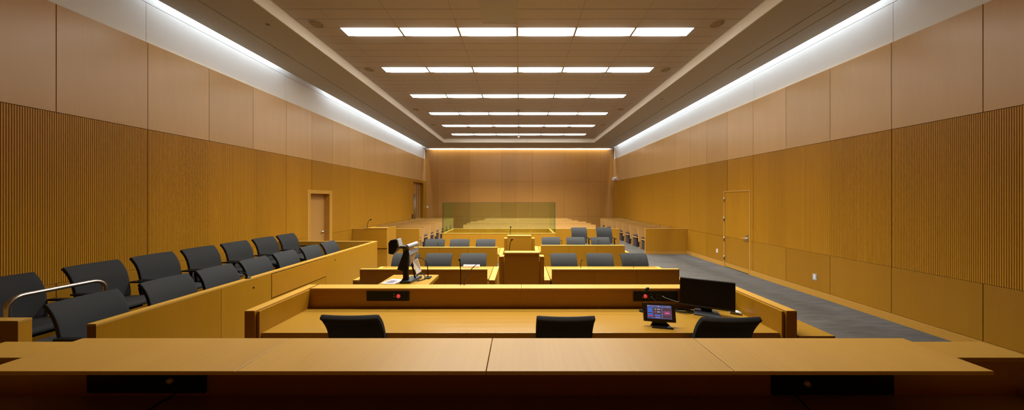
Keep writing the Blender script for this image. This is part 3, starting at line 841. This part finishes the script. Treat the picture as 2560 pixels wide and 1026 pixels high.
b = BM(); tube(b, smooth_path([(-1.21, 3.92, 0.91), (-1.215, 3.925, 1.02), (-1.235, 3.93, 1.10), (-1.285, 3.94, 1.155), (-1.335, 3.95, 1.165)], 7), 0.006, 8); obj('stem', b, M['black'], t, smooth=True)

# ------------------------------------------------------------------ counsel desks and lecterns
def counsel_desk(side, yn, label, group):
    s = -1 if side == 'left' else 1
    yf = yn+0.88
    t = thing('counsel_desk', label, 'desk', (s*1.4, yn, 0), 0, group)
    def X(a, b): return (s*a, s*b)
    # face in three panels with joints
    e = [0.475, 1.10, 1.725, 2.355]
    for a, b_ in zip(e, e[1:]):
        x0, x1 = X(a+0.002, b_-0.002)
        obj('front_panel', bx(x0, x1, yn, yn+0.048, 0.02, 0.892), M['desk_face'], t, bevel=0.001)
    x0, x1 = X(0.475, 2.355)
    obj('cap', bx(x0, x1, yn-0.001, yn+0.055, 0.8925, 0.91), M['edge'], t, bevel=0.0015)
    x0, x1 = X(0.462, 2.37)
    obj('worktop', bx(x0, x1, yn+0.049, yf, 0.715, 0.75), M['desk_top'], t, bevel=0.0015)
    for a, b_ in ((0.365, 0.452), (2.38, 2.455)):
        x0, x1 = X(a, b_)
        p = obj('side_panel', bx(x0, x1, yn, yf, 0, 0.73), M['desk_vert'], t)
        obj('cap', bx(x0, x1, yn-0.001, yf, 0.7305, 0.75), M['edge'], p, bevel=0.0015)
    x0, x1 = X(0.462, 2.37)
    obj('kick_board', bx(x0, x1, yn+0.012, yn+0.045, 0, 0.0195), M['dark_back'], t)
    return t
GD = 'counsel desks with raised screens'
counsel_desk('left', 4.37, 'wooden counsel desk behind the document camera, front one on the jury side', GD)
counsel_desk('right', 4.37, 'wooden counsel desk behind the monitor, front one on the flush door side', GD)
counsel_desk('left', 6.36, 'wooden counsel desk in the rear row on the jury side, before the glass dock', GD)
counsel_desk('right', 6.63, 'wooden counsel desk in the rear row on the flush door side', GD)

def lectern(x, y, label):
    t = thing('lectern', label, 'lectern', (x, y, 0), 0, 'lecterns between the counsel desks')
    obj('front_panel', bx(x-0.258, x+0.258, y, y+0.14, 0.0, 1.128), M['desk_face'], t, bevel=0.001)
    obj('cap', bx(x-0.260, x+0.260, y-0.002, y+0.15, 1.1285, 1.15), M['edge'], t, bevel=0.0015)
    for s in (-1, 1):
        p = obj('side_panel', bx(x+s*0.268, x+s*0.335, y+0.03, y+0.17, 0, 1.070), M['desk_vert'], t)
        obj('cap', bx(x+s*0.268, x+s*0.335, y+0.029, y+0.17, 1.0705, 1.085), M['edge'], p)
    obj('reading_shelf', bx(x-0.26, x+0.26, y+0.151, y+0.52, 0.96, 0.985), M['desk_top'], t)
    for s in (-1, 1): obj('rear_side', bx(x+s*0.23, x+s*0.26, y+0.151, y+0.50, 0, 0.96), M['desk_vert'], t)
lectern(0.032, 4.40, 'wooden lectern between the two front counsel desks')
lectern(-0.005, 6.45, 'wooden lectern between the two rear counsel desks, in front of the dock')
mic((-0.165, 4.70, 0.985), (-0.127, 4.68, 1.295), 'gooseneck microphone on the front lectern', 0.0055, 0.017)
mic((-0.215, 6.78, 0.985), (-0.207, 6.76, 1.295), 'gooseneck microphone on the rear lectern', 0.0055, 0.018)
for base, head, lab in (((1.02, 4.95, 0.75), (1.005, 4.80, 0.955), 'gooseneck microphone between inner chairs at the front counsel desk on the flush door side'),
                        ((1.90, 4.95, 0.75), (1.865, 4.80, 0.945), 'gooseneck microphone before the outermost chair at the front counsel desk, flush door side'),
                        ((-1.90, 6.95, 0.75), (-1.89, 6.85, 0.92), 'gooseneck microphone before the outermost chair at the rear counsel desk, jury side'),
                        ((-1.00, 6.95, 0.75), (-0.99, 6.85, 0.905), 'gooseneck microphone before the innermost chair at the rear counsel desk, jury side'),
                        ((1.04, 7.25, 0.75), (1.00, 7.10, 0.952), 'gooseneck microphone between inner chairs at the rear counsel desk, flush door side'),
                        ((1.93, 7.25, 0.75), (1.885, 7.10, 0.952), 'gooseneck microphone before the outermost chair at the rear counsel desk, flush door side')):
    mic(base, head, lab, 0.005, 0.017)
o = tag(obj('paper_stack', bx(-0.98, -0.70, 5.15, 5.225, 0.7505, 0.790), M['paper'], bevel=0.003), 'white binder of papers on the front counsel desk behind the bent gooseneck', 'papers')

# ------------------------------------------------------------------ jury box
JX = -3.37
struct('floor_jury_platform', (lambda b: (box(b, -5.9, -4.45, 2.60, 6.96, 0, Z_B), box(b, -4.449, JX-0.08, 2.42, 6.96, 0, Z_F), b)[2])(BM()), M['carpet'])
t = thing('jury_box_wall', 'long wooden jury box wall running away beside the jury chairs', 'jury box wall', (JX-0.035, 4.7, 0))
ys = [2.36, 3.352, 4.03, 5.17, 7.03]
for k, (a, c) in enumerate(zip(ys, ys[1:])):
    if k == 2:
        obj('front_panel', bx(JX-0.073, JX-0.001, a+0.002, c-0.002, 0.03, 0.588), M['desk_vert'], t)
        obj('recess_back', bx(JX-0.073, JX-0.020, a+0.002, c-0.002, 0.589, 0.929), M['dark_back'], t)
        obj('drop_panel', bx(JX-0.019, JX+0.004, a+0.004, c-0.004, 0.600, 0.918), M['desk_face'], t, bevel=0.002)
    else:
        obj('front_panel', bx(JX-0.073, JX, a+0.0015, c-0.0015, 0.03, 0.929), M['desk_vert'], t, bevel=0.001)
obj('cap', bx(JX-0.073, JX+0.001, 2.36, 7.03, 0.9295, 0.95), M['edge'], t, bevel=0.0015)
obj('kick_board', bx(JX-0.07, JX-0.006, 2.37, 7.02, 0, 0.0295), M['dark_back'], t)
f_ = obj('end_panel', bx(-5.895, JX-0.074, 6.965, 7.03, 0, 0.929), M['rail'], t)
obj('cap', bx(-5.895, JX-0.074, 6.964, 7.031, 0.9295, 0.95), M['edge'], f_)
for y, z in ((3.76, 0.822), (5.42, 0.832)):
    b = BM(); lathe(b, [(0.011, 0), (0.011, 0.003)], (JX, y, z), 12, 'X'); obj('socket', b, M['black'], t)
t = thing('jury_end_wall', 'short wooden wall end at the near corner of the jury box', 'jury box wall', (-4.9, 2.45, 0))
obj('panel', bx(-5.895, -4.09, 2.42, 2.49, 0, 0.929), M['rail'], t)
obj('cap', bx(-5.895, -4.089, 2.419, 2.491, 0.9295, 0.95), M['edge'], t, bevel=0.0015)
mic((JX-0.035, 3.72, 0.95), (JX-0.06, 3.66, 1.035), 'small gooseneck microphone on the jury box wall cap', 0.004, 0.012)
hx = -4.53
t = thing('handrail', 'bent stainless steel handrail at the jury box entrance', 'handrail', (hx, 2.95, Z_B))
zt = 1.068
pts = [(hx, 2.625, Z_B), (hx, 2.625, 0.6), (hx, 2.625, zt-0.09)]
for k in range(1, 7):
    a = k/6*PI/2; pts.append((hx, 2.625+0.09*(1-math.cos(a)), zt-0.09+0.09*math.sin(a)))
pts += [(hx, 2.9, zt)]
for k in range(0, 7):
    a = k/6*PI/2; pts.append((hx, 3.15+0.09*math.sin(a), zt-0.09+0.09*math.cos(a)))
pts += [(hx, 3.24, 0.6), (hx, 3.24, Z_B)]
b = BM(); tube(b, pts, 0.019, 14); obj('rail', b, M['steel'], t, smooth=True)
for y in (2.625, 3.24):
    b = BM(); lathe(b, [(0.045, 0.0), (0.045, 0.008), (0.03, 0.012)], (hx, y, Z_B), 18); obj('flange', b, M['steel'], t)

# ------------------------------------------------------------------ witness stand
t = thing('witness_stand', 'tall wooden witness stand before the jury side pews', 'witness stand', (-3.97, 8.2, 0), math.radians(5))
obj('upper_front', bx(-0.30, 0.30, -0.02, 0.03, 0.585, 1.13), M['desk_face'], t, world=False, bevel=0.001)
obj('lower_front', bx(-0.285, 0.30, 0.0, 0.03, 0.02, 0.572), M['desk_face'], t, world=False)
obj('shadow_gap', bx(-0.28, 0.28, 0.01, 0.03, 0.573, 0.584), M['dark_back'], t, world=False)
obj('cap', bx(-0.305, 0.305, -0.025, 0.16, 1.131, 1.15), M['edge'], t, world=False)
for s in (-1, 1): obj('side_panel', bx(s*0.27, s*0.30, 0.031, 0.75, 0, 1.13), M['desk_vert'], t, world=False)
obj('desk_shelf', bx(-0.268, 0.268, 0.031, 0.6, 0.93, 0.955), M['desk_top'], t, world=False)
mic((-4.235, 8.25, 1.15), (-4.15, 8.25, 1.365), 'gooseneck microphone on top of the witness stand', 0.006, 0.020)

# ------------------------------------------------------------------ gallery rail, dock, pews
RY = 10.45
def rail(name, x0, x1, label):
    t = thing(name, label, 'gallery rail', ((x0+x1)/2, RY, 0), 0, 'gallery rails')
    n = max(1, round((x1-x0)/1.3)); w = (x1-x0)/n
    for k in range(n):
        obj('panel', bx(x0+k*w+0.0015, x0+(k+1)*w-0.0015, RY, RY+0.06, 0.10, 0.882), M['rail'], t, bevel=0.001)
    obj('cap', bx(x0, x1, RY-0.002, RY+0.062, 0.8825, 0.90), M['edge'], t, bevel=0.0015)
    obj('plinth', bx(x0, x1, RY-0.003, RY+0.06, 0, 0.0995), M['frame'], t)
rail('gallery_rail', -5.895, -3.53, 'wooden gallery rail section behind the witness stand')
rail('gallery_rail', -2.36, 3.515, 'long wooden gallery rail section behind the dock and two chairs')
rail('gallery_rail', 4.43, 5.895, 'wooden gallery rail section against the flush door wall')

DY = 9.06; DX0, DX1 = -2.36, 1.09; DT = 0.90
t = thing('prisoner_dock', 'wooden dock enclosure with tinted glass screen in front of the gallery', 'dock', (-0.64, DY, 0))
for a, c in ((DX0, -1.22), (-1.218, -0.06), (-0.058, DX1)):
    obj('front_panel', bx(a, c, DY, DY+0.06, 0, DT-0.018), M['rail'], t)
obj('front_cap', bx(DX0-0.03, DX1+0.03, DY-0.004, DY+0.07, DT-0.0175, DT), M['edge'], t, bevel=0.0015)
for x in (DX0, DX1-0.06):
    obj('side_panel', bx(x, x+0.06, DY+0.0705, RY-0.003, 0, DT-0.018), M['rail'], t)
    obj('side_cap', bx(x-0.005, x+0.065, DY+0.0705, RY-0.003, DT-0.0175, DT), M['edge'], t)
GZ = 1.838
for a, c in ((DX0+0.01, -1.062), (-1.058, -0.062), (-0.058, DX1-0.01)):
    p = obj('glass_pane', bx(a, c, DY+0.030, DY+0.042, DT+0.0005, GZ), M['glass'], t)
    obj('polished_edge', bx(a, c, DY+0.030, DY+0.042, GZ+0.0002, GZ+0.008), M['steel'], p)
for x in (DX0+0.02, DX1-0.035):
    obj('glass_pane', bx(x, x+0.012, DY+0.045, RY-0.02, DT+0.0005, GZ), M['glass'], t)
for x in (DX0-0.004, DX1-0.008):
    obj('glass_edge', bx(x, x+0.013, DY+0.028, DY+0.0445, DT+0.0005, GZ), M['glass_edge'], t)
for x in (-1.06, -0.06, DX1-0.03):
    obj('clip', bx(x-0.03, x+0.03, DY+0.024, DY+0.048, GZ-0.012, GZ+0.012), M['steel'], t)

def pew_mesh(x0, x1, label, y, group):
    cx = (x0+x1)/2
    t = thing('pew', label, 'pew', (cx, y, 0), 0, group)
    h = (x1-x0)/2
    b = BM(); prism(b, [(-0.03, 0.28), (0.005, 0.28), (0.095, 0.85), (0.062, 0.85)], 'X', -h, h)
    obj('backrest', b, M['pew'], t, world=False, bevel=0.0015)
    obj('top_rail', bx(-h, h, 0.060, 0.097, 0.8505, 0.864), M['edge'], t, world=False)
    obj('seat_board', bx(-h+0.09, h-0.09, -0.44, -0.030, 0.375, 0.41), M['pew'], t, world=False)
    obj('cushion', bx(-h+0.11, h-0.11, -0.43, -0.018, 0.411, 0.47), M['cushion'], t, world=False, bevel=0.012)
    for x in (-h+0.12, h-0.20):
        obj('leg', bx(x, x+0.08, -0.36, -0.06, 0, 0.3745), M['cushion'], t, world=False)
    obj('back_plinth', bx(-h+0.05, h-0.05, -0.028, 0.003, 0, 0.2795), M['pew'], t, world=False)
PN = ['front row', 'second row', 'third row', 'fourth row', 'third row from the rear wall', 'second row from the rear wall', 'rear row']
PN6 = ['front row', 'second row', 'third row', 'third row from the rear wall', 'second row from the rear wall', 'rear row']
for i in range(7):
    y = 11.55+0.86*i
    pew_mesh(-5.88, -3.73, 'blond cushioned pew, %s, jury side block' % PN[i], y, 'pews on the jury side')
    pew_mesh(4.62 if i < 5 else 4.56, 5.88, 'blond cushioned pew, %s, short block by the flush door wall' % PN[i], y, 'pews by the flush door wall')
for i, (a, c) in enumerate(((-2.37, 3.2), (-2.37, 3.2), (-2.36, 3.17), (-2.15, 2.97), (-1.9, 2.78), (-1.9, 2.74))):
    pew_mesh(a, c, 'blond pew, %s, wide middle block behind the dock' % PN6[i], 12.41+0.86*i, 'pews in the middle block')

# ------------------------------------------------------------------ wall fittings
def plate(x, y, z, nrm, label, mat, w=0.07, h=0.115):
    t = thing('wall_outlet', label, 'wall outlet', (x, y, z))
    s = nrm
    obj('plate', bx(x, x-s*0.008, y-w/2, y+w/2, z-h/2, z+h/2), M[mat], t, bevel=0.002)
    obj('socket', bx(x-s*0.0081, x-s*0.011, y-w*0.24, y+w*0.24, z-h*0.3, z+h*0.3), M['white_plastic'], t)
plate(W, 5.93, 0.385, 1, 'grey wall outlet low on the panelled wall, nearer the bench', 'outlet', 0.085, 0.13)
plate(W, 8.86, 0.395, 1, 'white wall outlet low beside the flush door hinges', 'white_plastic')
t = thing('wall_box', 'small white device box high on the wall near the rear corner', 'wall device', (W, 18.25, 3.18))
obj('housing', bx(W-0.16, W-0.001, 18.1, 18.4, 3.09, 3.28), M['white_plastic'], t, bevel=0.01)
obj('lens_cover', bx(W-0.15, W-0.02, 18.08, 18.0995, 3.12, 3.2), M['grey'], t)
t = thing('light_switch', 'small white switch on the rear wall beside the tall recessed doors', 'light switch', (-5.8, Y1, 1.44))
obj('plate', bx(-5.85, -5.74, Y1-0.008, Y1-0.0002, 1.39, 1.50), M['white_plastic'], t)
obj('rocker', bx(-5.81, -5.78, Y1-0.012, Y1-0.0081, 1.41, 1.48), M['white_plastic'], t)
t = thing('card_reader', 'small dark card reader on the wall before the tall recessed doors', 'card reader', (-W, 16.3, 1.0))
obj('housing', bx(-W, -W+0.03, 16.25, 16.36, 0.9, 1.1), M['black'], t, bevel=0.004)
obj('keypad', bx(-W+0.0305, -W+0.034, 16.27, 16.34, 0.93, 1.0), M['graphite'], t)

# ------------------------------------------------------------------ world and view
w = bpy.data.worlds.new('world'); S.world = w; w.use_nodes = True
w.node_tree.nodes['Background'].inputs['Color'].default_value = (0, 0, 0, 1)
w.node_tree.nodes['Background'].inputs['Strength'].default_value = 0
vs = S.view_settings
S.display_settings.display_device = 'sRGB'
vs.view_transform = 'Standard'; vs.look = 'None'; vs.gamma = 1; vs.use_curve_mapping = False
vs.exposure = 1.80
S.cycles.use_denoising = True
S.cycles.max_bounces = 10; S.cycles.diffuse_bounces = 6; S.cycles.glossy_bounces = 4; S.cycles.transparent_max_bounces = 16
S.cycles.caustics_reflective = False; S.cycles.caustics_refractive = False
S.cycles.sample_clamp_indirect = 6
